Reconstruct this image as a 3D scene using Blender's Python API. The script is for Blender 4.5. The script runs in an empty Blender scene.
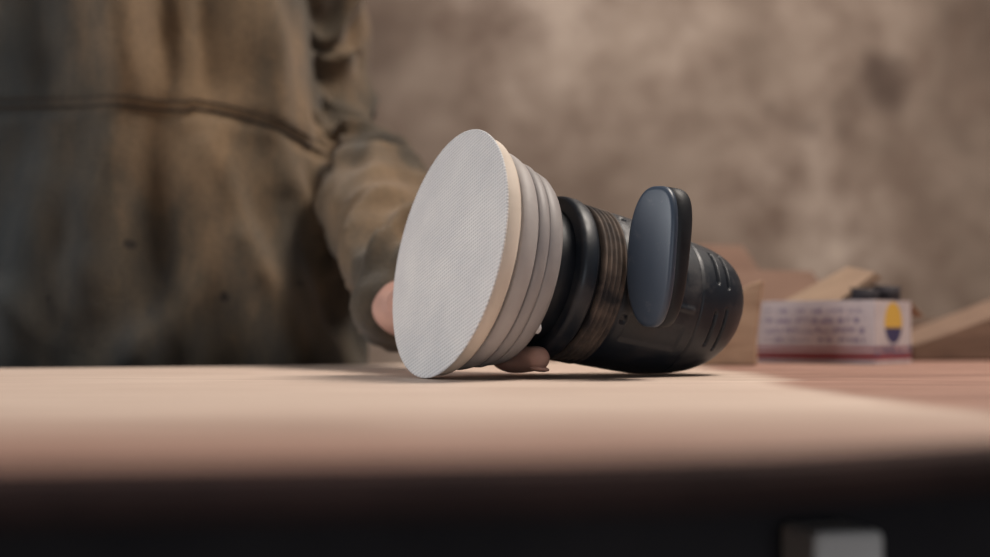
import bpy, bmesh, math, random, time
from mathutils import Vector, Matrix, noise, Quaternion
from mathutils.bvhtree import BVHTree
random.seed(4)
S = bpy.context.scene
TZ = 0.90            # bench top height
CZ = TZ + 0.0285     # lens height
F = 1375.0
def W(px, py, d):
    return Vector(((px-495)/F*d, d, CZ+(330-py)/F*d))

# ------------------------------------------------------------ materials
def lin(c):
    return tuple((v/255/12.92) if v/255 <= 0.04045 else ((v/255+0.055)/1.055)**2.4 for v in c)+(1,)
class M:
    def __init__(s, name, rough=0.6, spec=0.3, metal=0.0):
        s.m = bpy.data.materials.new(name); s.m.use_nodes = True
        s.nt = s.m.node_tree; s.b = s.nt.nodes['Principled BSDF']
        s.b.inputs['Roughness'].default_value = rough
        s.b.inputs['Specular IOR Level'].default_value = spec
        s.b.inputs['Metallic'].default_value = metal
        s.tc = s.nt.nodes.new('ShaderNodeTexCoord')
    def n(s, t, **kw):
        x = s.nt.nodes.new(t)
        for k, v in kw.items():
            if hasattr(x, k): setattr(x, k, v)
            else: x.inputs[k.replace('_', ' ')].default_value = v
        return x
    def l(s, a, b): s.nt.links.new(a, b)
    def vec(s, scale=(1,1,1), loc=(0,0,0), rot=(0,0,0)):
        mp = s.n('ShaderNodeMapping'); mp.inputs['Scale'].default_value = scale
        mp.inputs['Location'].default_value = loc; mp.inputs['Rotation'].default_value = rot
        s.l(s.tc.outputs['Object'], mp.inputs['Vector']); return mp.outputs[0]
    def noise(s, scale, detail=4, vec=None, rough=0.5, dist=0):
        x = s.n('ShaderNodeTexNoise'); x.inputs['Scale'].default_value = scale
        x.inputs['Detail'].default_value = detail; x.inputs['Roughness'].default_value = rough
        x.inputs['Distortion'].default_value = dist
        s.l(vec if vec else s.tc.outputs['Object'], x.inputs['Vector']); return x.outputs['Fac']
    def ramp(s, fac, stops, interp='LINEAR'):
        r = s.n('ShaderNodeValToRGB'); r.color_ramp.interpolation = interp
        e = r.color_ramp.elements
        while len(e) < len(stops): e.new(0.5)
        for i, (p, c) in enumerate(stops):
            e[i].position = p; e[i].color = c if len(c) == 4 else lin(c)
        s.l(fac, r.inputs[0]); return r.outputs[0]
    def mix(s, fac, a, b, mode='MIX'):
        x = s.n('ShaderNodeMix'); x.data_type = 'RGBA'; x.blend_type = mode
        if isinstance(fac, (int, float)): x.inputs[0].default_value = fac
        else: s.l(fac, x.inputs[0])
        for i, v in ((6, a), (7, b)):
            if isinstance(v, tuple): x.inputs[i].default_value = v if len(v) == 4 else lin(v)
            else: s.l(v, x.inputs[i])
        return x.outputs[2]
    def math(s, op, a, b=0.0, c=None, clamp=False):
        x = s.n('ShaderNodeMath'); x.operation = op; x.use_clamp = clamp
        for i, v in enumerate((a, b, c)):
            if v is None: continue
            if isinstance(v, (int, float)): x.inputs[i].default_value = v
            else: s.l(v, x.inputs[i])
        return x.outputs[0]
    def smooth(s, v, lo, hi):
        x = s.n('ShaderNodeMapRange'); x.interpolation_type = 'SMOOTHSTEP'
        s.l(v, x.inputs[0]); x.inputs[1].default_value = lo; x.inputs[2].default_value = hi
        return x.outputs[0]
    def xyz(s):
        x = s.n('ShaderNodeSeparateXYZ'); s.l(s.tc.outputs['Object'], x.inputs[0]); return x.outputs
    def col(s, c):
        if isinstance(c, tuple): s.b.inputs['Base Color'].default_value = c if len(c) == 4 else lin(c)
        else: s.l(c, s.b.inputs['Base Color'])
        return s
    def rgh(s, v): s.l(v, s.b.inputs['Roughness']); return s
    def bump(s, h, strength=0.3, dist=0.001):
        x = s.n('ShaderNodeBump'); x.inputs['Strength'].default_value = strength
        x.inputs['Distance'].default_value = dist
        s.l(h, x.inputs['Height']); s.l(x.outputs[0], s.b.inputs['Normal']); return s
def mottled(name, c1, c2, scale, rough=0.6, bs=0.2, bscale=400, bd=0.0005, spec=0.3):
    m = M(name, rough, spec)
    m.col(m.ramp(m.noise(scale, 5), [(0.3, c1), (0.7, c2)]))
    m.bump(m.noise(bscale, 3), bs, bd)
    return m.m

# abrasive paper: fine net weave
m = M('abrasive_paper', 0.85, 0.15)
P = m.xyz()
def diag(ax, ay, per):
    q = m.math('ADD', m.math('MULTIPLY', P[0], ax*2*math.pi/per), m.math('MULTIPLY', P[1], ay*2*math.pi/per))
    return m.math('MULTIPLY_ADD', m.math('SINE', q), .5, .5)
d1 = diag(.35, .94, .0022); d2 = diag(.94, -.35, .0026)
pr = m.math('MULTIPLY', d1, m.math('MULTIPLY_ADD', d2, .6, .4))
base = m.ramp(m.noise(30, 5), [(0.3, (206, 205, 206)), (0.7, (222, 220, 218))])
m.col(m.mix(m.math('MULTIPLY', pr, 0.55), base, (146, 145, 148)))
m.bump(pr, 0.6, 0.0005); MAT_ABR = m.m
MAT_PAD = mottled('pad_foam', (200, 188, 175), (214, 202, 190), 40, 0.8)
MAT_GREY = mottled('grey_skirt_plastic', (156, 151, 150), (176, 170, 168), 30, 0.55)
MAT_GREY2 = mottled('grey_shroud_plastic', (138, 134, 135), (158, 153, 152), 30, 0.5)
MAT_BLACK = mottled('black_plastic', (18, 21, 27), (28, 32, 38), 60, 0.5)
MAT_SHADOW = mottled('gap_shade_black', (14, 14, 17), (20, 20, 24), 60, 0.8)  # near-black that paints shade into gaps and grooves; also the socket faces
# body plastic with dust
m = M('navy_black_plastic', 0.42, 0.45)
dust = m.ramp(m.noise(45, 8, rough=0.7), [(0.48, (0,0,0,1)), (0.78, (1,1,1,1))])
m.col(m.mix(m.math('MULTIPLY', dust, 0.28), (20, 28, 38), (112, 104, 100)))
m.rgh(m.math('MULTIPLY_ADD', dust, 0.4, 0.42)); m.bump(m.noise(900, 2), 0.12, 0.0003)
MAT_BODY = m.m
m = M('dusty_rib_rubber', 0.75, 0.2)
m.col(m.ramp(m.noise(60, 6), [(0.35, (50, 48, 50)), (0.65, (116, 102, 92))])); MAT_RIB = m.m
m = M('slate_handle_plastic', 0.4, 0.5)
sc = m.ramp(m.noise(120, 6, rough=0.7), [(0.6, (0,0,0,1)), (0.75, (1,1,1,1))])
m.col(m.mix(m.math('MULTIPLY', sc, 0.3), (54, 66, 82), (124, 126, 132)))
m.bump(m.noise(1200, 2), 0.1, 0.0002); MAT_HANDLE = m.m
MAT_BOLT = mottled('bolt_metal', (190, 188, 190), (210, 208, 208), 40, 0.4)

# sweatshirt
m = M('olive_sweatshirt_cloth', 0.95, 0.1)
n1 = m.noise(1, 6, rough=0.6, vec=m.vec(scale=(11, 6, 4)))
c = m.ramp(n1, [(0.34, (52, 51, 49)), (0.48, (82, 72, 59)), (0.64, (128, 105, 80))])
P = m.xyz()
c = m.mix(m.smooth(P[0], -.42, -.25), m.mix(.6, c, (42, 50, 54)), c)   # shade painted into the cloth: left side darker and cooler
c = m.mix(m.math('MULTIPLY', m.noise(220, 2), 0.45), c, (38, 36, 33))
for (px, py, r) in ((133, 245, .0045), (226, 296, .0045), (296, 282, .003), (60, 300, .002)):
    q = W(px, py, 1.12)
    dx = m.math('POWER', m.math('ABSOLUTE', m.math('SUBTRACT', P[0], q.x)), 2)
    dz = m.math('POWER', m.math('ABSOLUTE', m.math('SUBTRACT', P[2], q.z)), 2)
    dd = m.math('SQRT', m.math('ADD', dx, dz))
    dd = m.math('ADD', dd, m.math('MULTIPLY', m.noise(150, 3), 0.006))
    f = m.math('SUBTRACT', 1.0, m.smooth(dd, r*0.5+.003, r+.0035), clamp=True)
    c = m.mix(m.math('MULTIPLY', f, .8), c, (28, 26, 26))
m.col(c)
m.b.inputs['Sheen Weight'].default_value = 0.12; m.b.inputs['Sheen Roughness'].default_value = 0.6
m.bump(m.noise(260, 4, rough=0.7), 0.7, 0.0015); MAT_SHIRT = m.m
MAT_SEAM = mottled('seam_thread', (48, 44, 40), (64, 57, 50), 200, 0.95)
MAT_TROUSER = mottled('dark_work_trousers', (20, 24, 32), (30, 34, 42), 30, 0.95)
MAT_BOOT = mottled('brown_boot_leather', (40, 30, 24), (60, 44, 34), 20, 0.6)
m = M('skin', 0.55, 0.35); m.b.inputs['Subsurface Weight'].default_value = 0.08
m.b.inputs['Subsurface Radius'].default_value = (0.006, 0.003, 0.002)
m.col(m.ramp(m.noise(35, 5), [(0.3, (170, 130, 118)), (0.7, (194, 156, 142))])); m.bump(m.noise(500, 4), 0.2, 0.0005)
MAT_SKIN = m.m
MAT_NAIL = mottled('fingernail', (204, 162, 148), (212, 172, 158), 20, 0.35)
MAT_HAIR = mottled('dark_hair', (34, 26, 20), (54, 42, 32), 60, 0.7)
MAT_EYE = mottled('eye_white', (205, 200, 194), (214, 210, 204), 20, 0.3)
MAT_IRIS = mottled('eye_iris', (40, 30, 22), (60, 44, 30), 20, 0.2)
MAT_LIP = mottled('lips', (160, 96, 84), (170, 106, 92), 20, 0.5)

# bench wood
m = M('sanded_wood', 0.62, 0.3)
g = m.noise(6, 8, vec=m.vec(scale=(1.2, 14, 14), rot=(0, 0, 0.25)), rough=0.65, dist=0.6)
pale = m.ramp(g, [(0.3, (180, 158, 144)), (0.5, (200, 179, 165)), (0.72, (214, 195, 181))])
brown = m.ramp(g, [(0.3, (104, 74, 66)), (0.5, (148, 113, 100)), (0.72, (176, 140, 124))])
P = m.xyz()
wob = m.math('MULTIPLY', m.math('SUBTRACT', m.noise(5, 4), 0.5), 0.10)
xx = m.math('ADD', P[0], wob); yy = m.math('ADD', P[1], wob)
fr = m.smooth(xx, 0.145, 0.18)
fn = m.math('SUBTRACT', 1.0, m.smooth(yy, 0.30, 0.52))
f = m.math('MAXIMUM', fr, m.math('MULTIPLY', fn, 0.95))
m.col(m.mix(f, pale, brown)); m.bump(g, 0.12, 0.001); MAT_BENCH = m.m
MAT_EDGE = mottled('shaded_board_edge', (44, 30, 28), (66, 46, 42), 30, 0.85, 0.4, 120, 0.001)  # shade put into the colour of the board's sides and underside
MAT_DARKWOOD = mottled('dark_bench_wood', (34, 30, 34), (48, 43, 45), 14, 0.7, 0.3, 80)
m = M('pine_offcut', 0.7, 0.2)
g = m.noise(8, 6, vec=m.vec(scale=(2, 12, 12)), dist=0.5)
m.col(m.ramp(g, [(0.3, (146, 118, 96)), (0.7, (184, 156, 130))])); MAT_PINE = m.m
m = M('aged_timber', 0.8, 0.2)
g = m.noise(8, 6, vec=m.vec(scale=(2, 12, 12)), dist=0.5)
m.col(m.ramp(g, [(0.3, (104, 84, 72)), (0.7, (132, 108, 92))])); MAT_AGED = m.m
MAT_CARD = mottled('cardboard', (136, 112, 94), (160, 136, 114), 9, 0.85, 0.2, 120)
MAT_CARD_D = mottled('brown_cardboard', (98, 74, 62), (118, 92, 78), 9, 0.85, 0.2, 120)
MAT_DARKROLL = mottled('dark_paper_roll', (36, 32, 38), (52, 46, 50), 30, 0.7)
MAT_STRIP = mottled('white_strip_plastic', (222, 214, 208), (234, 228, 224), 30, 0.5)
# walls
m = M('old_plaster', 0.92, 0.1)
a = m.noise(1.6, 6, rough=0.6, dist=0.3, vec=m.vec(loc=(.35, 0, .25))); b = m.noise(5, 6, rough=0.7)
c = m.ramp(a, [(0.30, (98, 84, 75)), (0.42, (136, 120, 108)), (0.55, (164, 147, 134)), (0.68, (190, 173, 160))])
c = m.mix(m.ramp(b, [(0.42, (0,0,0,1)), (0.66, (.9,.9,.9,1))]), c, (112, 94, 83))
c = m.mix(m.ramp(m.noise(3.1, 3, vec=m.vec(loc=(2.77, 0, 1.57))), [(0.64, (0,0,0,1)), (0.72, (.75,.75,.75,1))]), c, (78, 64, 58))
m.col(c); m.bump(m.math('ADD', a, b), 0.6, 0.02); MAT_WALL = m.m
MAT_FLOOR = mottled('dusty_concrete_floor', (62, 54, 50), (88, 78, 70), 3, 0.9, 0.3, 60)
MAT_CEIL = mottled('ceiling_paint', (120, 114, 108), (136, 130, 124), 2, 0.9)
MAT_FRAME = mottled('window_frame_paint', (180, 176, 170), (196, 192, 186), 10, 0.6)
m = M('window_glass', 0.3, 0.5); m.col((120, 140, 160)); MAT_GLASS = m.m

# ------------------------------------------------------------ helpers
def link(name, me, mats=(), parent=None, smooth=True):
    ob = bpy.data.objects.new(name, me); S.collection.objects.link(ob)
    for mt in mats: me.materials.append(mt)
    if smooth: me.polygons.foreach_set('use_smooth', [True]*len(me.polygons))
    if parent: ob.parent = parent
    return ob
def empty(name, mat=None):
    e = bpy.data.objects.new(name, None); S.collection.objects.link(e); e.empty_display_size = .05
    if mat: e.matrix_world = mat
    return e
def rings_mesh(rings, cap=True, name='m'):
    bm = bmesh.new(); vs = [[bm.verts.new(p) for p in r] for r in rings]; n = len(rings[0])
    for i in range(len(vs)-1):
        for j in range(n):
            bm.faces.new((vs[i][j], vs[i][(j+1) % n], vs[i+1][(j+1) % n], vs[i+1][j]))
    if cap:
        bm.faces.new(vs[0][::-1]); bm.faces.new(vs[-1])
    bmesh.ops.recalc_face_normals(bm, faces=bm.faces)
    me = bpy.data.meshes.new(name); bm.to_mesh(me); bm.free(); return me
def lathe(prof, n=128):
    return rings_mesh([[(r*math.cos(2*math.pi*j/n), r*math.sin(2*math.pi*j/n), s) for j in range(n)] for r, s in prof])
def box_bm(bm, lo, hi, mat=None, mi=0):
    g = bmesh.ops.create_cube(bm, size=1)
    c = (Vector(lo)+Vector(hi))/2; d = Vector(hi)-Vector(lo)
    for v in g['verts']:
        v.co = Vector((v.co.x*d.x, v.co.y*d.y, v.co.z*d.z))+c
        if mat: v.co = mat @ v.co
    for f in {f for v in g['verts'] for f in v.link_faces}: f.material_index = mi
def boxes(name, lst, mats, parent=None, bevel=0.0, matrix=None):
    bm = bmesh.new()
    for b in lst: box_bm(bm, b[0], b[1], None if len(b) < 4 else b[3], b[2] if len(b) > 2 else 0)
    me = bpy.data.meshes.new(name); bm.to_mesh(me); bm.free()
    ob = link(name, me, mats, parent, smooth=False)
    if matrix: ob.matrix_world = matrix
    if bevel:
        md = ob.modifiers.new('b', 'BEVEL'); md.width = bevel; md.segments = 3
    return ob
def catmull(P, k):
    out = []; n = len(P)
    for i in range(n-1):
        p0 = P[max(i-1, 0)]; p1 = P[i]; p2 = P[i+1]; p3 = P[min(i+2, n-1)]
        for t in range(k):
            t /= k
            out.append([0.5*((2*b)+(-a+c)*t+(2*a-5*b+4*c-d)*t*t+(-a+3*b-3*c+d)*t**3) for a, b, c, d in zip(p0, p1, p2, p3)])
    out.append(list(P[-1])); return out
def tube(pts, k=6, n=24, roundends=True, flat=1.0, upv=(0, 0, 1)):
    Q = catmull([list(p) for p in pts], k); rings = []
    C = [Vector(q[:3]) for q in Q]; R = [q[3] for q in Q]
    def ring(c, t, r):
        u = Vector(upv); 
        if abs(u.dot(t)) > .93: u = Vector((0, 1, 0))
        s = t.cross(u).normalized(); u = s.cross(t).normalized()
        return [c+s*r*math.cos(2*math.pi*j/n)+u*r*flat*math.sin(2*math.pi*j/n) for j in range(n)]
    T = [((C[min(i+1, len(C)-1)]-C[max(i-1, 0)]).normalized()) for i in range(len(C))]
    if roundends:
        for a in (85, 65, 45, 22): 
            a = math.radians(a); rings.append(ring(C[0]-T[0]*R[0]*math.sin(a), T[0], R[0]*math.cos(a)))
    for c, t, r in zip(C, T, R): rings.append(ring(c, t, r))
    if roundends:
        for a in (22, 45, 65, 85):
            a = math.radians(a); rings.append(ring(C[-1]+T[-1]*R[-1]*math.sin(a), T[-1], R[-1]*math.cos(a)))
    return rings_mesh(rings)
def ellipsoid(c, r, rot=None):
    bm = bmesh.new(); bmesh.ops.create_uvsphere(bm, u_segments=32, v_segments=20, radius=1)
    for v in bm.verts:
        p = Vector((v.co.x*r[0], v.co.y*r[1], v.co.z*r[2]))
        if rot: p = rot @ p
        v.co = p+Vector(c)
    me = bpy.data.meshes.new('e'); bm.to_mesh(me); bm.free(); return me
def fuse(meshes, voxel, smooth=4, name='f'):
    bm = bmesh.new()
    for x in meshes: bm.from_mesh(x)
    me = bpy.data.meshes.new(name); bm.to_mesh(me); bm.free()
    ob = bpy.data.objects.new('tmp', me); S.collection.objects.link(ob)
    r = ob.modifiers.new('r', 'REMESH'); r.mode = 'VOXEL'; r.voxel_size = voxel
    s = ob.modifiers.new('s', 'SMOOTH'); s.iterations = smooth; s.factor = 0.5
    dg = bpy.context.evaluated_depsgraph_get(); dg.update()
    out = bpy.data.meshes.new_from_object(ob.evaluated_get(dg))
    bpy.data.objects.remove(ob); out.name = name; return out
def displace(me, fn):
    n = len(me.vertices); co = [0.0]*(3*n)
    me.vertices.foreach_get('co', co)
    nn = [vn.vector.copy() for vn in me.vertex_normals]
    out = []
    for i in range(n):
        p = Vector(co[3*i:3*i+3]); p = p+nn[i]*fn(p, nn[i]); out += [p.x, p.y, p.z]
    me.vertices.foreach_set('co', out); me.update(); return out

# ------------------------------------------------------------ person
a = Vector((.879, .436, -.193)).normalized()
v = Vector((-a.y, a.x, 0)).normalized(); u = a.cross(v)
Mx = Matrix((v, u, a)).transposed().to_4x4(); O = Vector((-.0292, .81, TZ+.0741)); Mx.translation = O
person = empty('person')
tor = [(.80, -.37, 1.245, .205, .125), (.82, -.37, 1.245, .222, .138), (.88, -.362, 1.245, .238, .148), (.95, -.358, 1.245, .240, .148), (1.02, -.362, 1.245, .232, .142), (1.10, -.370, 1.245, .219, .138),
       (1.2, -.377, 1.25, .206, .134), (1.3, -.38, 1.258, .205, .128), (1.38, -.38, 1.265, .208, .115), (1.42, -.38, 1.268, .190, .100), (1.455, -.38, 1.265, .135, .085), (1.485, -.38, 1.255, .080, .07), (1.51, -.38, 1.25, .064, .064)]
TC = catmull([list(t) for t in tor], 5)
rings = []
for z, cx, cy, rx, ry in TC:
    r = []
    for j in range(64):
        t = 2*math.pi*j/64; ct, s_ = math.cos(t), math.sin(t)
        r.append((cx+math.copysign(abs(ct)**.85, ct)*rx, cy+math.copysign(abs(s_)**.85, s_)*ry, z))
    rings.append(r)
torso = rings_mesh(rings)
wristL = Vector((-.061, .972, TZ+.042))
ARM = [(-.225, 1.272, 1.362, .070), (-.19, 1.31, 1.28, .062), (-.180, 1.335, 1.19, .057), (-.158, 1.325, 1.10, .056), (-.118, 1.24, 1.062, .054),
            (-.092, 1.14, 1.022, .048), (-.074, 1.06, .984, .041), (-.065, 1.000, .954, .033)]
slL = tube(ARM, 8, 36)
slR = tube([(-.535, 1.272, 1.362, .070), (-.59, 1.29, 1.28, .066), (-.635, 1.28, 1.19, .062), (-.655, 1.24, 1.11, .060),
            (-.655, 1.16, 1.06, .054), (-.640, 1.06, 1.00, .047), (-.625, .985, .962, .037)], 8, 36)
shirt = fuse([torso, slL, slR], .0045, 6, 'shirt')
def seg(p, A, B):
    d = B-A; t = max(0, min(1, (p-A).dot(d)/d.length_squared)); return (p-(A+d*t)).length, t
K = .000815
def XZ(px, py): return Vector(((px-495)*K, CZ+(330-py)*K))
folds = [((205, 150), (250, 270), .014, .016), ((240, 250), (300, 372), .018, .026), ((290, 200), (350, 350), .013, -.026), ((108, -60), (128, 100), .018, .022), ((150, -60), (165, 95), .014, -.016),
         ((235, -60), (262, 112), .016, .022), ((192, -60), (205, 100), .014, -.018), ((110, 120), (95, 300), .02, .020), ((60, 130), (20, 370), .02, .018), ((155, 130), (175, 370), .02, -.020),
         ((288, -60), (322, 150), .010, -.016), ((20, -40), (60, 95), .02, -.014), ((190, 300), (130, 372), .018, .014), ((265, 130), (330, 300), .012, .013), ((60, 340), (-60, 250), .02, .014)]
folds = [(XZ(*A), XZ(*B), w, am) for A, B, w, am in folds]
armpath = [Vector(p[:3]) for p in ARM[1:]]
def seamz(x):
    px = x/K+495
    if px < 190: py = 108-3*math.sin((px+50)/240*math.pi)
    else: py = 105+40*((px-190)/140)**1.6
    return CZ+(330-py)*K
def shirt_fn(p, nn):
    d = 0; amin = 9; along = 0; acc = 0
    if p.x > -.26:
        for k in range(len(armpath)-1):
            A, B = armpath[k], armpath[k+1]; dd, t = seg(p, A, B)
            if dd < amin: amin = dd; along = acc+t*(B-A).length
            acc += (B-A).length
    onarm = amin < .070
    if nn.y < 0.2 and -.62 < p.x and 1.06 < p.y < 1.25 and not (onarm and p.x > -.14):
        q = Vector((p.x, p.z))
        for A, B, w, am in folds:
            ds, t = seg(q, A, B)
            if ds < 3*w: d += am*math.exp(-(ds/w)**2)*math.sin(math.pi*min(1, max(0, .15+.7*t)))
        dz = p.z-seamz(p.x)
        d += .004/(1+math.exp(-max(-30, min(30, dz/.002))))
        d -= .0035*math.exp(-((dz+.004)/.005)**2)
    d += .010*(noise.noise(Vector((p.x*9, p.y*9, p.z*4)))) + .005*noise.noise(p*24)
    if onarm:
        w = max(0, min(1, (.070-amin)/.01))
        ph = along*120+7*noise.noise(p*13)+nn.x*2.2+nn.z*1.2
        k = max(0, min(1, noise.noise(p*11+Vector((3, 1, 2)))*1.6+.65))
        d += w*(.0085*(.5-abs(math.sin(ph*.5)))*k*1.7 + .007*noise.noise(p*30))
    return d
vc = displace(shirt, shirt_fn)
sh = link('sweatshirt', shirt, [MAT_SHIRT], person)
bvh = BVHTree.FromPolygons([tuple(vc[3*i:3*i+3]) for i in range(len(vc)//3)], [tuple(p.vertices) for p in shirt.polygons])
def drape(name, pts, r, mat, lift=.0006):
    P_ = []
    for x, z in pts:
        h = bvh.ray_cast(Vector((x, .9, z)), Vector((0, 1, 0)))
        if h[0] and (not P_ or (h[0]-P_[-1]).length < .03): P_.append(h[0]+Vector((0, -lift, 0)))
    cu = bpy.data.curves.new(name, 'CURVE'); cu.dimensions = '3D'; cu.bevel_depth = r; cu.bevel_resolution = 2
    sp = cu.splines.new('POLY'); sp.points.add(len(P_)-1)
    for q, p in zip(sp.points, P_): q.co = (*p, 1)
    cu.materials.append(mat); ob = bpy.data.objects.new(name, cu); S.collection.objects.link(ob); ob.parent = person
xs = [(-40+i*2.5-495)*K for i in range(142)]
drape('yoke_seam', [(x, seamz(x)-.002) for x in xs], .0010, MAT_SEAM, .0)
drape('yoke_stitch', [(x, seamz(x)+.0055) for x in xs], .0006, MAT_SEAM, .0)
link('collar_band', tube([(-.38+.068*math.cos(t), 1.25+.068*math.sin(t), 1.512+.008*math.sin(t), .009) for t in [i*math.pi/12 for i in range(25)]], 2, 12), [MAT_SHIRT], person)
# --- hands
def hand(name, wrist, knuckles, fingers, thumb, forearm, nails, vox=.0018):
    ms = []
    kc = sum(knuckles, Vector())/4
    for i, kn in enumerate(knuckles):
        side = wrist.lerp(kn, .18)+(kn-kc)*.35
        ms.append(tube([(*side, .0155), (*wrist.lerp(kn, .55), .0135), (*kn, .0105)], 6, 20))
        ms.append(tube([(*p, r) for p, r in zip([kn]+fingers[i], (.0102, .0092, .0086, .0076))], 6, 20))
    ms.append(tube([(*p, r) for p, r in zip(thumb, (.0165, .0125, .0102, .0092))], 6, 20))
    ms.append(tube([(*forearm, .027), (*wrist, .0245), (*wrist.lerp(kc, .2), .023)], 6, 24, flat=.8))
    me = fuse(ms, vox, 5, name)
    link(name, me, [MAT_SKIN], person)
    for i, (p, dr, nm) in enumerate(nails):
        dr = dr.normalized(); nm = (nm-dr*nm.dot(dr)).normalized(); sd = dr.cross(nm)
        rot = Matrix((sd, dr, nm)).transposed()
        link(name+'_nail_%d' % i, ellipsoid(p, (.0055, .0068, .0018), rot), [MAT_NAIL], person)
def sp(s_, ph, r):
    ph = math.radians(ph); return O+a*s_+(v*math.cos(ph)-u*math.sin(ph))*r
kn = [sp(.056, 2, .058), sp(.074, 0, .0640), sp(.091, 2, .0605), sp(.107, 6, .060)]
fg = [[sp(.0575, 38, .0535), sp(.0590, 72, .0545), sp(.0615, 112, .0555)],
      [sp(.074, 24, .0635), sp(.074, 40, .0625), sp(.074, 54, .0615)],
      [sp(.091, 22, .0610), sp(.091, 36, .0600), sp(.091, 50, .0595)],
      [sp(.107, 20, .0595), sp(.107, 31, .0590), sp(.107, 42, .0585)]]
th = [wristL.lerp(kn[0], .3)+Vector((-.004, 0, .012)), sp(.040, -2, .082), sp(.053, -28, .062), sp(.056, -50, .053)]
tip = fg[0][-1]; tdir = tip-fg[0][-2]; rad = (tip-(O+a*.058)).normalized()
hand('hand_left', wristL, kn, fg, th, Vector((-.068, 1.01, .957)), [(tip+rad*.0066+tdir.normalized()*.001, tdir, rad)])
wr = Vector((-.622, .965, TZ+.036))
kn = [Vector((-.582, .877, TZ+.030)), Vector((-.602, .868, TZ+.031)), Vector((-.622, .869, TZ+.029)), Vector((-.641, .876, TZ+.025))]
fg = [[k+Vector((.004, -.038*l, -.004)), k+Vector((.005, -.060*l, -.012)), k+Vector((.004, -.076*l, -.0205+(TZ+.030-k.z))) ] for k, l in zip(kn, (.95, 1.05, .98, .78))]
th = [wr+Vector((.012, -.02, -.008)), wr+Vector((.036, -.045, -.016)), wr+Vector((.052, -.072, -.022)), wr+Vector((.057, -.092, -.0255))]
hand('hand_right', wr, kn, fg, th, Vector((-.627, 1.02, .97)), [(f[-1]+Vector((0, -.002, .006)), Vector((0, -1, -.2)), Vector((0, -.2, 1))) for f in fg], .0025)
# --- trousers, boots
tr = fuse([ellipsoid((-.37, 1.255, .86), (.175, .12, .13)),
           tube([(-.285, 1.255, .84, .10), (-.28, 1.26, .68, .088), (-.275, 1.26, .50, .070), (-.272, 1.275, .32, .066), (-.27, 1.285, .12, .060), (-.27, 1.285, .075, .062)], 6, 32, False),
           tube([(-.455, 1.255, .84, .10), (-.46, 1.26, .68, .088), (-.465, 1.26, .50, .070), (-.468, 1.275, .32, .066), (-.47, 1.285, .12, .060), (-.47, 1.285, .075, .062)], 6, 32, False)], .011, 4, 'trousers')
displace(tr, lambda p, n_: .008*noise.noise(p*14))
link('trousers', tr, [MAT_TROUSER], person)
for nm, x in (('boot_left', -.27), ('boot_right', -.47)):
    me = fuse([tube([(x, 1.30, .045, .045), (x, 1.24, .045, .045), (x, 1.17, .040, .042), (x, 1.12, .036, .036)], 6, 24, True, .95), tube([(x, 1.29, .05, .045), (x, 1.288, .14, .048)], 4, 24)], .006, 4, nm)
    cc = [0.0]*(3*len(me.vertices)); me.vertices.foreach_get('co', cc)
    for i in range(2, len(cc), 3): cc[i] = max(cc[i], 0)
    me.vertices.foreach_set('co', cc); me.update()
    link(nm, me, [MAT_BOOT], person)
# --- head (bowed towards the work)
HM = Matrix.Translation((-.38, 1.225, 1.64)) @ Matrix.Rotation(math.radians(22), 4, 'X') @ Matrix.Rotation(math.radians(18), 4, 'Z')
hp = [ellipsoid((0, .012, .035), (.076, .095, .088)), ellipsoid((0, -.012, -.02), (.064, .078, .085)), ellipsoid((0, -.035, -.07), (.042, .048, .035)),
      tube([(0, -.088, .02, .009), (0, -.104, -.005, .012), (0, -.112, -.022, .0135)], 5, 16), ellipsoid((.012, -.098, -.024), (.010, .012, .008)), ellipsoid((-.012, -.098, -.024), (.010, .012, .008)),
      ellipsoid((.03, -.072, .028), (.024, .016, .008)), ellipsoid((-.03, -.072, .028), (.024, .016, .008)),
      ellipsoid((.030, -.076, .017), (.017, .0115, .0075)), ellipsoid((-.030, -.076, .017), (.017, .0115, .0075)),
      ellipsoid((.030, -.074, .001), (.016, .0105, .006)), ellipsoid((-.030, -.074, .001), (.016, .0105, .006)),
      ellipsoid((.076, .01, -.005), (.009, .02, .032)), ellipsoid((-.076, .01, -.005), (.009, .02, .032)), ellipsoid((0, -.086, -.055), (.026, .012, .014)),
      tube([(0, .03, -.05, .058), (0, .055, -.12, .056), (0, .075, -.165, .062)], 6, 28)]
me = fuse(hp, .0028, 4, 'head'); me.transform(HM); link('head', me, [MAT_SKIN], person)
for sx in (-1, 1):
    for nm, c_, r_, mt in (('eye', (.030*sx, -.0765, .0085), (.0115, .0085, .0070), MAT_EYE), ('iris', (.030*sx, -.0842, .0080), (.0046, .0016, .0046), MAT_IRIS),
                           ('eyebrow', (.031*sx, -.088, .031), (.019, .004, .0035), MAT_HAIR)):
        me = ellipsoid(c_, r_); me.transform(HM); link(nm+('_l' if sx > 0 else '_r'), me, [mt], person)
me = ellipsoid((0, -.096, -.056), (.021, .004, .0045)); me.transform(HM); link('mouth', me, [MAT_LIP], person)
hair = fuse([ellipsoid((0, .022, .052), (.082, .098, .085)), ellipsoid((0, .055, .0), (.074, .062, .075))], .005, 3, 'hair')
displace(hair, lambda p, n_: .005*noise.noise(p*70))
hair.transform(HM); link('hair', hair, [MAT_HAIR], person)

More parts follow.
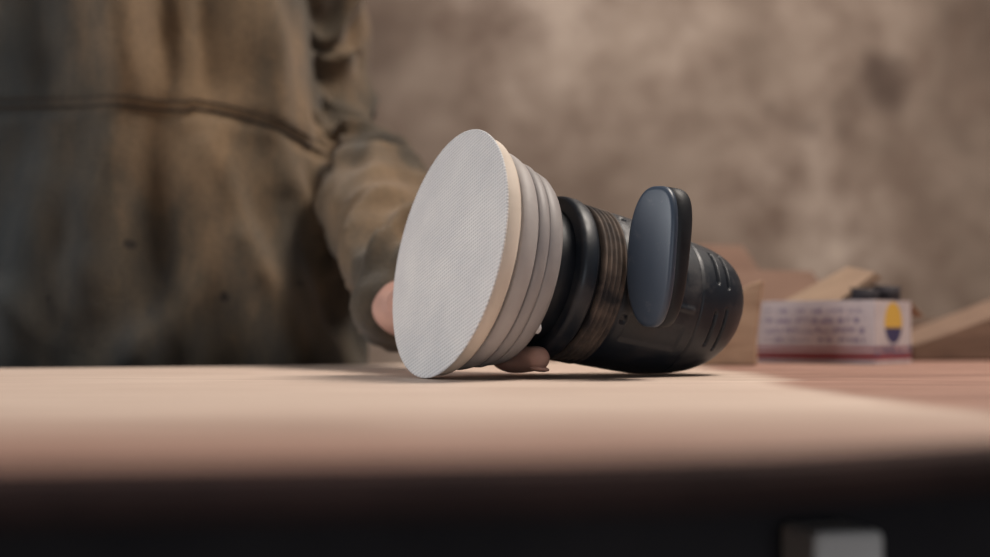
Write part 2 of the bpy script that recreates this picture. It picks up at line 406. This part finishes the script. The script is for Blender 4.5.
# ------------------------------------------------------------ room
RX0, RX1, RY0, RY1, RH = -2.6, 2.8, -1.8, 3.3, 2.8
boxes('floor', [((RX0-.1, RY0-.1, -.1), (RX1+.1, RY1+.1, 0))], [MAT_FLOOR])
boxes('ceiling', [((RX0-.1, RY0-.1, RH), (RX1+.1, RY1+.1, RH+.1))], [MAT_CEIL])
boxes('wall_back', [((RX0-.1, RY1, 0), (RX1+.1, RY1+.1, RH))], [MAT_WALL])
boxes('wall_right', [((RX1, RY0, 0), (RX1+.1, RY1, RH))], [MAT_WALL])
boxes('wall_front', [((RX0-.1, RY0-.1, 0), (RX1+.1, RY0, RH))], [MAT_WALL])
boxes('wall_left', [((RX0-.1, RY0, 0), (RX0, RY1, RH))], [MAT_WALL])
wx = RX0
boxes('window_1', [((wx, -.9, 1.0), (wx+.05, -.84, 2.4)), ((wx, .64, 1.0), (wx+.05, .7, 2.4)), ((wx, -.9, .95), (wx+.07, .7, 1.02)),
      ((wx, -.9, 2.36), (wx+.05, .7, 2.42)), ((wx, -.13, 1.0), (wx+.045, -.07, 2.4)), ((wx, -.9, 1.68), (wx+.045, .7, 1.72)),
      ((wx+.005, -.84, 1.02), (wx+.012, .64, 2.36), 1)], [MAT_FRAME, MAT_GLASS])
boxes('baseboard_back', [((RX0, RY1-.02, 0), (RX1, RY1, .1))], [MAT_DARKWOOD])

# ------------------------------------------------------------ workbench
bench = empty('workbench')
near = [(-1.0, .11), (-.5, .20), (-.25, .256), (-.1, .284), (0, .298), (.06, .312), (.117, .342), (.25, .405), (.5, .48), (.8, .55), (1.15, .62)]
nearC = catmull([list(p) for p in near], 8)
far = [(1.15, 1.82), (.5, 1.60), (.2, 1.42), (0, 1.22), (-.15, 1.11), (-.36, 1.035), (-1.0, .885)]
farC = catmull([list(p) for p in far], 6)
outline = nearC+farC
T = 0.0125
def offs(pts, d):
    n = len(pts); out = []
    for i in range(n):
        aa = Vector(pts[i-1]); b = Vector(pts[(i+1) % n]); t = (b-aa).normalized()
        out.append(Vector(pts[i])+Vector((-t.y, t.x))*d)
    return out
rings = []
for inset, z in ((.006, -T), (.002, -T+.001), (.0, -T+.004), (0, -.005), (.0012, -.002), (.004, 0.0)):
    rings.append([(p.x, p.y, TZ+z) for p in offs(outline, inset)])
me = rings_mesh(rings)
for p in me.polygons:
    if p.center.z < TZ-.0008: p.material_index = 1
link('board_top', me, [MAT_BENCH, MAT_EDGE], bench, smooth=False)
ang = math.atan2(.35, 1.6)
R = Matrix.Rotation(ang, 4, 'Z')
def benchbox(x0, x1, y0, y1, z0, z1): return ((x0, y0, z0), (x1, y1, z1), 0, R)
boxes('frame', [benchbox(-.75, 1.1, .50, .535, TZ-T-.17, TZ-T-.0003), benchbox(-.75, .1, .93, .965, TZ-T-.12, TZ-T-.0003),
                benchbox(-.75, -.715, .5, .96, TZ-T-.12, TZ-T-.0003), benchbox(1.06, 1.1, .5, 1.3, TZ-T-.12, TZ-T-.0003),
                benchbox(-.75, -.68, .5, .57, 0, TZ-T-.0003), benchbox(-.75, -.68, .89, .96, 0, TZ-T-.0003),
                benchbox(1.03, 1.1, .5, .57, 0, TZ-T-.0003), benchbox(1.03, 1.1, 1.2, 1.27, 0, TZ-T-.0003)],
      [MAT_DARKWOOD], bench, 0.002)
ps = empty('power_strip')
boxes('housing', [((.222, .468, TZ-.115), (.250, .4995, TZ-.0455), 0, R)], [MAT_STRIP], ps, .003)
boxes('sockets', [((.230, .4672, TZ-.088), (.242, .4685, TZ-.074), 0, R), ((.230, .4672, TZ-.108), (.242, .4685, TZ-.094), 0, R)], [MAT_SHADOW], ps)

# ------------------------------------------------------------ sander
sander = empty('orbital_sander', Mx)
def part(name, me, mat): return link(name, me, mat if isinstance(mat, list) else [mat], sander)
part('abrasive_disc', lathe([(.0001, 0), (.0735, 0), (.0748, .0002), (.075, .0006), (.0748, .0012), (.073, .0014), (.0001, .0014)], 192), MAT_ABR)
part('backing_pad', lathe([(.01, .0014), (.0705, .0016), (.0718, .003), (.0722, .006), (.0718, .0095), (.070, .0118), (.066, .0125), (.01, .0126)]), MAT_PAD)
part('pad_gap', lathe([(.01, .012), (.0635, .012), (.0635, .017), (.01, .017)]), MAT_SHADOW)
part('dust_skirt', lathe([(.01, .0152), (.0650, .0152), (.0664, .0160), (.0664, .0212), (.0655, .0238), (.0646, .0258), (.0638, .0264), (.01, .0264)]), MAT_GREY)
part('shroud_gap', lathe([(.01, .0262), (.0612, .0262), (.0612, .0285), (.01, .0285)]), MAT_SHADOW)
part('shroud', lathe([(.01, .0277), (.0620, .0277), (.0632, .0283), (.0626, .0335), (.0618, .0350), (.01, .0350)]), MAT_GREY2)
part('shroud_groove', lathe([(.01, .0348), (.0598, .0348), (.0598, .0364), (.01, .0364)]), MAT_SHADOW)
part('shroud_rear', lathe([(.01, .0358), (.0604, .0358), (.0612, .0363), (.0590, .0440), (.0570, .0465), (.050, .0475), (.01, .0475)]), MAT_GREY2)
part('neck', lathe([(.01, .046), (.0415, .046), (.040, .050), (.0395, .058), (.0425, .066), (.01, .066)]), MAT_BLACK)
part('clamp_collar', lathe([(.01, .0645), (.0478, .0645), (.0498, .0652), (.0506, .068), (.0506, .0735), (.0498, .0755), (.0478, .0765), (.01, .0765)]), MAT_BODY)
part('collar_gap', lathe([(.01, .076), (.0448, .076), (.0448, .081), (.01, .081)]), MAT_SHADOW)
prof = [(.01, .080)]
s = .080
for i in range(5):
    prof += [(.0462, s), (.0486, s+.0006), (.0490, s+.0014), (.0486, s+.0022), (.0462, s+.0028)]; s += .0034
prof += [(.01, s)]
part('ribbed_band', lathe(prof), MAT_RIB)
key = [(.0962, .030, 0), (.0963, .0458, 0.0000), (.0975, .0478, .0000), (.103, .0482, .000), (.115, .0478, .000), (.130, .0471, -.0002), (.145, .0456, -.0004), (.157, .0440, .0002),
       (.167, .0424, .0010), (.176, .0404, .0020), (.185, .0370, .0032), (.192, .0325, .0044), (.1975, .0268, .0054), (.2015, .0195, .0062), (.2035, .011, .0066), (.2042, .004, .007)]
KC = catmull([list(k) for k in key], 12)
def bodyr(s, r, th):
    d = math.degrees(th) % 360
    x = 0
    def sm(v, lo, hi, e):
        return max(0, min(1, (v-lo)/e, (hi-v)/e))
    for (s0, s1, dl) in ((.1655, .1683, ((126, 160), (184, 216), (20, 80))), (.1745, .1772, ((122, 163), (180, 222), (20, 80)))):
        for (d0, d1) in dl:
            x -= .0036*sm(s, s0, s1, .0006)*sm(d, d0, d1, 1.5)
    x -= .0012*sm(s, .1535, .1552, .0004)
    x -= .0020*sm(s, .104, .126, .0012)*sm(d, 128, 172, 2.5)
    x += .0012*sm(s, .099, .150, .001)*sm(d, 184, 189, 1)
    x -= .0012*sm(s, .104, .146, .001)*sm(d, 200, 222, 2)
    if s < .106:
        for (sc, dc) in ((.1015, 158), (.1015, 118), (.1015, 205)):
            q = math.hypot(s-sc, (d-dc)*math.pi/180*.046)
            x -= .002*max(0, min(1, (.0028-q)/.0006))
    return r+x
n = 240; rings = []
for s_, r_, o_ in KC:
    rg = []
    for j in range(n):
        th_ = 2*math.pi*j/n; rr = bodyr(s_, r_, th_)
        rg.append((rr*math.cos(th_), o_+rr*math.sin(th_), s_))
    rings.append(rg)
part('motor_housing', rings_mesh(rings), MAT_BODY)
for i, dg_ in enumerate((222, 106, 346)):
    t = math.radians(dg_); c = Vector((.0540*math.cos(t), .0540*math.sin(t), .0))
    b = part('shroud_bolt_%d' % i, lathe([(.0003, .0495), (.002, .0494), (.0032, .0485), (.0034, .046), (.003, .0445)], 24), MAT_BOLT)
    b.location = c
nrm = Vector((-.72, -.69, 0.03)).normalized()
upd = Vector((.075, -.02, 1)); upd = (upd-nrm*upd.dot(nrm)).normalized()
wd = upd.cross(nrm).normalized()
if wd.x < 0: wd = -wd
hc = W(659, 257, .793)
def paddle():
    H, Wd, Th = .0408, .0172, .0095
    rings = []; N = 96; e = .0028; mats = []
    lays = []
    for k in range(6):
        f = k/6; lays.append((.02+f*.98, -Th-.0006*(1-f*f), -e-.0002, 0))
    for k in range(0, 91, 15):
        t = math.radians(k); lays.append((1, -Th+e*(1-math.cos(t)), -e*(1-math.sin(t)), 0))
    lays.append((1, -Th+e+.0012, 0, 0)); lays.append((1, -Th+e+.0014, -.0008, 1)); lays.append((1, -Th+e+.0022, -.0008, 1)); lays.append((1, -Th+e+.0024, 0, 1))
    e2 = .0055
    for k in range(0, 91, 10):
        t = math.radians(90-k); lays.append((1, Th-e2*(1-math.cos(t)), -e2*(1-math.sin(t)), 1))
    for k in range(5, -1, -1):
        f = k/6; lays.append((.02+f*.98, Th+.0008*(1-f*f), -e2-.0004, 1))
    for sc, th, ins, mi in lays:
        ring = []; mats.append(mi)
        for j in range(N):
            t = 2*math.pi*j/N; ct, st = math.cos(t), math.sin(t)
            x = math.copysign(abs(ct)**(2/2.8), ct)*(Wd+ins)*sc; z = math.copysign(abs(st)**(2/2.8), st)*(H+ins)*sc
            zz = z/H
            x *= 1-.16*(min(zz, 0))**2
            tf = th if th < 0 else th*(1.05+.30*zz)
            bend = .0030*zz*zz
            ring.append(hc+wd*x+upd*z+nrm*(-tf-bend))
        rings.append(ring)
    me = rings_mesh([[Mx.inverted() @ p for p in r] for r in rings])
    for i, p in enumerate(me.polygons):
        p.material_index = mats[min(i//N+1, len(mats)-1)] if i < N*(len(rings)-1) else (0 if i == N*(len(rings)-1) else 1)
    return me
part('paddle_handle', paddle(), [MAT_HANDLE, MAT_BLACK])
iM = Mx.inverted()
bc = O+a*.132
st = [iM @ (hc-wd*.004-nrm*.004+Vector((0, 0, -.004))), iM @ (hc.lerp(bc, .28)+Vector((.004, 0, .0))), iM @ hc.lerp(bc, .5), iM @ hc.lerp(bc, .8)]
part('handle_stem', tube([(*p, r) for p, r in zip(st, (.010, .012, .0155, .02))], 6, 32), MAT_BLACK)

# ------------------------------------------------------------ printed carton
m = M('printed_carton', 0.6, 0.3)
P = m.xyz(); X, Y, Z = P
base = m.ramp(m.noise(40, 4), [(0.3, (176, 166, 168)), (0.7, (196, 186, 186))])
def band(v_, lo, hi):
    return m.math('MULTIPLY', m.math('GREATER_THAN', v_, lo), m.math('LESS_THAN', v_, hi))
rows = m.math('GREATER_THAN', m.math('SINE', m.math('MULTIPLY', Z, 2*math.pi/.0085)), -0.1)
txt = m.math('GREATER_THAN', m.noise(1, 2, vec=m.vec(scale=(210, 210, 110))), 0.5)
ft = m.math('MULTIPLY', m.math('MULTIPLY', rows, txt), m.math('MULTIPLY', band(Z, .018, .046), band(X, .006, .10)))
c = m.mix(m.math('MULTIPLY', ft, .8), base, (110, 98, 130))
c = m.mix(band(Z, .003, .0095), c, (138, 70, 74))
c = m.mix(band(Z, .0115, .0140), c, (150, 94, 100))
side = m.math('GREATER_THAN', X, .1085)
dy = m.math('POWER', m.math('ABSOLUTE', m.math('SUBTRACT', Y, .036)), 2); dz = m.math('POWER', m.math('ABSOLUTE', m.math('SUBTRACT', Z, .034)), 2)
rr = m.math('SQRT', m.math('ADD', dy, dz))
c = m.mix(m.math('MULTIPLY', side, m.math('LESS_THAN', rr, .0175)), c, (206, 166, 76))
c = m.mix(m.math('MULTIPLY', side, m.math('MULTIPLY', m.math('LESS_THAN', rr, .0175), m.math('LESS_THAN', Z, .030))), c, (60, 58, 92))
sidetxt = m.math('MULTIPLY', m.math('MULTIPLY', side, band(Z, .006, .015)), txt)
c = m.mix(m.math('MULTIPLY', sidetxt, .8), c, (60, 58, 92))
m.col(c); MAT_PRINT = m.m
P1 = Vector((.312, 1.13)); P0 = Vector((.2286, 1.20)); dirx = (P1-P0).normalized()
CM = Matrix.Translation((P0.x, P0.y, TZ+.0004)) @ Matrix.Rotation(math.atan2(dirx.y, dirx.x), 4, 'Z')
L_, D_, H_ = .109, .072, .053
bm = bmesh.new(); t = .0015
box_bm(bm, (0, 0, 0), (L_, D_, t)); box_bm(bm, (0, 0, t), (L_, t, H_)); box_bm(bm, (0, D_-t, t), (L_, D_, H_))
box_bm(bm, (0, t, t), (t, D_-t, H_)); box_bm(bm, (L_-t, t, t), (L_, D_-t, H_))
carton = empty('printed_carton', CM)
me = bpy.data.meshes.new('carton_shell'); bm.to_mesh(me); bm.free(); link('carton_shell', me, [MAT_PRINT], carton, False)
def sheet(name, vs, mat, par=carton):
    bm = bmesh.new(); q = [bm.verts.new(p) for p in vs]; bm.faces.new(q)
    me = bpy.data.meshes.new(name); bm.to_mesh(me); bm.free()
    ob = link(name, me, [mat], par, False); sd = ob.modifiers.new('s', 'SOLIDIFY'); sd.thickness = .0013; return ob
sheet('flap_back', [(0, D_, H_), (L_, D_, H_), (L_-.004, D_+.036, H_-.012), (.004, D_+.036, H_-.012)], MAT_CARD)
sheet('flap_lid', [(.018, .010, H_-.001), (.074, .004, H_-.001), (.094, .034, H_+.024), (.066, .040, H_+.030)], MAT_CARD)
sheet('flap_lid_fold', [(.074, .004, H_-.001), (.082, .020, H_+.001), (.098, .040, H_+.020), (.094, .034, H_+.024)], MAT_CARD)
me = tube([(.085, .026, H_-.016, .0125), (.088, .026, H_+.010, .0125)], 3, 24, False); link('abrasive_roll', me, [MAT_DARKROLL], carton)
me = tube([(.094, .052, H_-.016, .012), (.096, .052, H_+.013, .012)], 3, 24, False); link('abrasive_roll_b', me, [MAT_DARKROLL], carton)

cb = empty('cardboard_box', Matrix.Translation((.195, 1.325, TZ+.0005)) @ Matrix.Rotation(math.radians(22), 4, 'Z'))
l, d_, h = .13, .09, .085; t = .003
bm = bmesh.new()
for lo, hi in (((0, 0, 0), (l, d_, t)), ((0, 0, t), (l, t, h)), ((0, d_-t, t), (l, d_, h)), ((0, t, t), (t, d_-t, h)), ((l-t, t, t), (l, d_-t, h))): box_bm(bm, lo, hi)
box_bm(bm, (0, 0, 0), (l, .05, .0025), Matrix.Translation((0, 0, h)) @ Matrix.Rotation(math.radians(-140), 4, 'X') @ Matrix.Translation((0, 0, -.0025)))
box_bm(bm, (0, 0, 0), (l, .05, .0025), Matrix.Translation((0, d_-.002, h)) @ Matrix.Rotation(math.radians(40), 4, 'X'))
me = bpy.data.meshes.new('box_shell'); bm.to_mesh(me); bm.free(); link('box_shell', me, [MAT_CARD_D], cb, False)
def prism(name, prof, depth, mat, M4):
    bm = bmesh.new(); A_ = [bm.verts.new((x, 0, z)) for x, z in prof]; B_ = [bm.verts.new((x, depth, z)) for x, z in prof]
    bm.faces.new(A_); bm.faces.new(B_[::-1]); k = len(prof)
    for i in range(k): bm.faces.new((A_[i], B_[i], B_[(i+1) % k], A_[(i+1) % k]))
    bmesh.ops.recalc_face_normals(bm, faces=bm.faces)
    me = bpy.data.meshes.new(name); bm.to_mesh(me); bm.free(); ob = link(name, me, [mat], None, False); ob.matrix_world = M4
    md = ob.modifiers.new('b', 'BEVEL'); md.width = .0015; md.segments = 2; return ob
prism('wood_offcut', [(-.045, 0), (.026, 0), (.026, .020), (.032, .068), (.020, .064), (-.045, .018)], .05, MAT_PINE, Matrix.Translation((.182, 1.10, TZ+.0004)) @ Matrix.Rotation(math.radians(-12), 4, 'Z'))
prism('timber_wedge', [(0, 0), (.30, 0), (.30, .12), (.06, .034), (0, .014)], .10, MAT_AGED, Matrix.Translation((.382, 1.26, TZ+.0004)) @ Matrix.Rotation(math.radians(8), 4, 'Z'))
lst = []
for i in range(6):
    lst.append(((.45+random.uniform(-.03, .03), 2.55, .5+.0+i*.075), (2.5, 2.95+random.uniform(-.03, .03), .5+i*.075+.07)))
lst += [((.6, 2.6, 0), (.68, 2.9, .5)), ((2.3, 2.6, 0), (2.38, 2.9, .5))]
boxes('timber_stack', lst, [MAT_CARD_D], None, .004)

# ------------------------------------------------------------ light
def area(name, loc, tgt, size, e, col):
    L = bpy.data.lights.new(name, 'AREA'); L.size = size; L.energy = e; L.color = col; L.shape = 'SQUARE'
    ob = bpy.data.objects.new(name, L); S.collection.objects.link(ob); ob.location = loc
    ob.rotation_euler = (Vector(tgt)-Vector(loc)).to_track_quat('-Z', 'Y').to_euler(); return ob
area('window_light', (-2.35, -.1, 1.85), (0, 1.0, .95), 1.4, 47, (.96, .98, 1.0))
area('overhead_fill_light', (.9, 1.0, 2.6), (.1, 1.2, .9), .6, 42, (1.0, .90, .80))  # added warm fill from above right, mainly for the arm
area('wall_fill_light', (.9, 1.9, 2.6), (.6, 3.3, 1.2), .8, 21, (1.0, .92, .85))  # added fill that brightens the back wall
area('front_fill_light', (.6, -1.6, 1.1), (.1, .8, .85), 1.0, 9, (.80, .90, 1.0))  # added cool fill behind the camera; the front wall has no opening
wd_ = bpy.data.worlds.new('World'); S.world = wd_; wd_.use_nodes = True
wd_.node_tree.nodes['Background'].inputs[0].default_value = (.3, .38, .5, 1)
wd_.node_tree.nodes['Background'].inputs[1].default_value = .3
# ------------------------------------------------------------ camera
cam = bpy.data.cameras.new('camera'); co_ = bpy.data.objects.new('camera', cam); S.collection.objects.link(co_)
cam.sensor_width = 36; cam.lens = 50; co_.location = (0, 0, CZ)
co_.rotation_euler = (math.radians(90)+math.atan(51.5/F), 0, 0)
cam.clip_start = .01
cam.dof.use_dof = True; cam.dof.focus_distance = .795; cam.dof.aperture_fstop = 3.8
S.camera = co_
S.view_settings.view_transform = 'Standard'
S.view_settings.look = 'None'
S.view_settings.exposure = 0.0
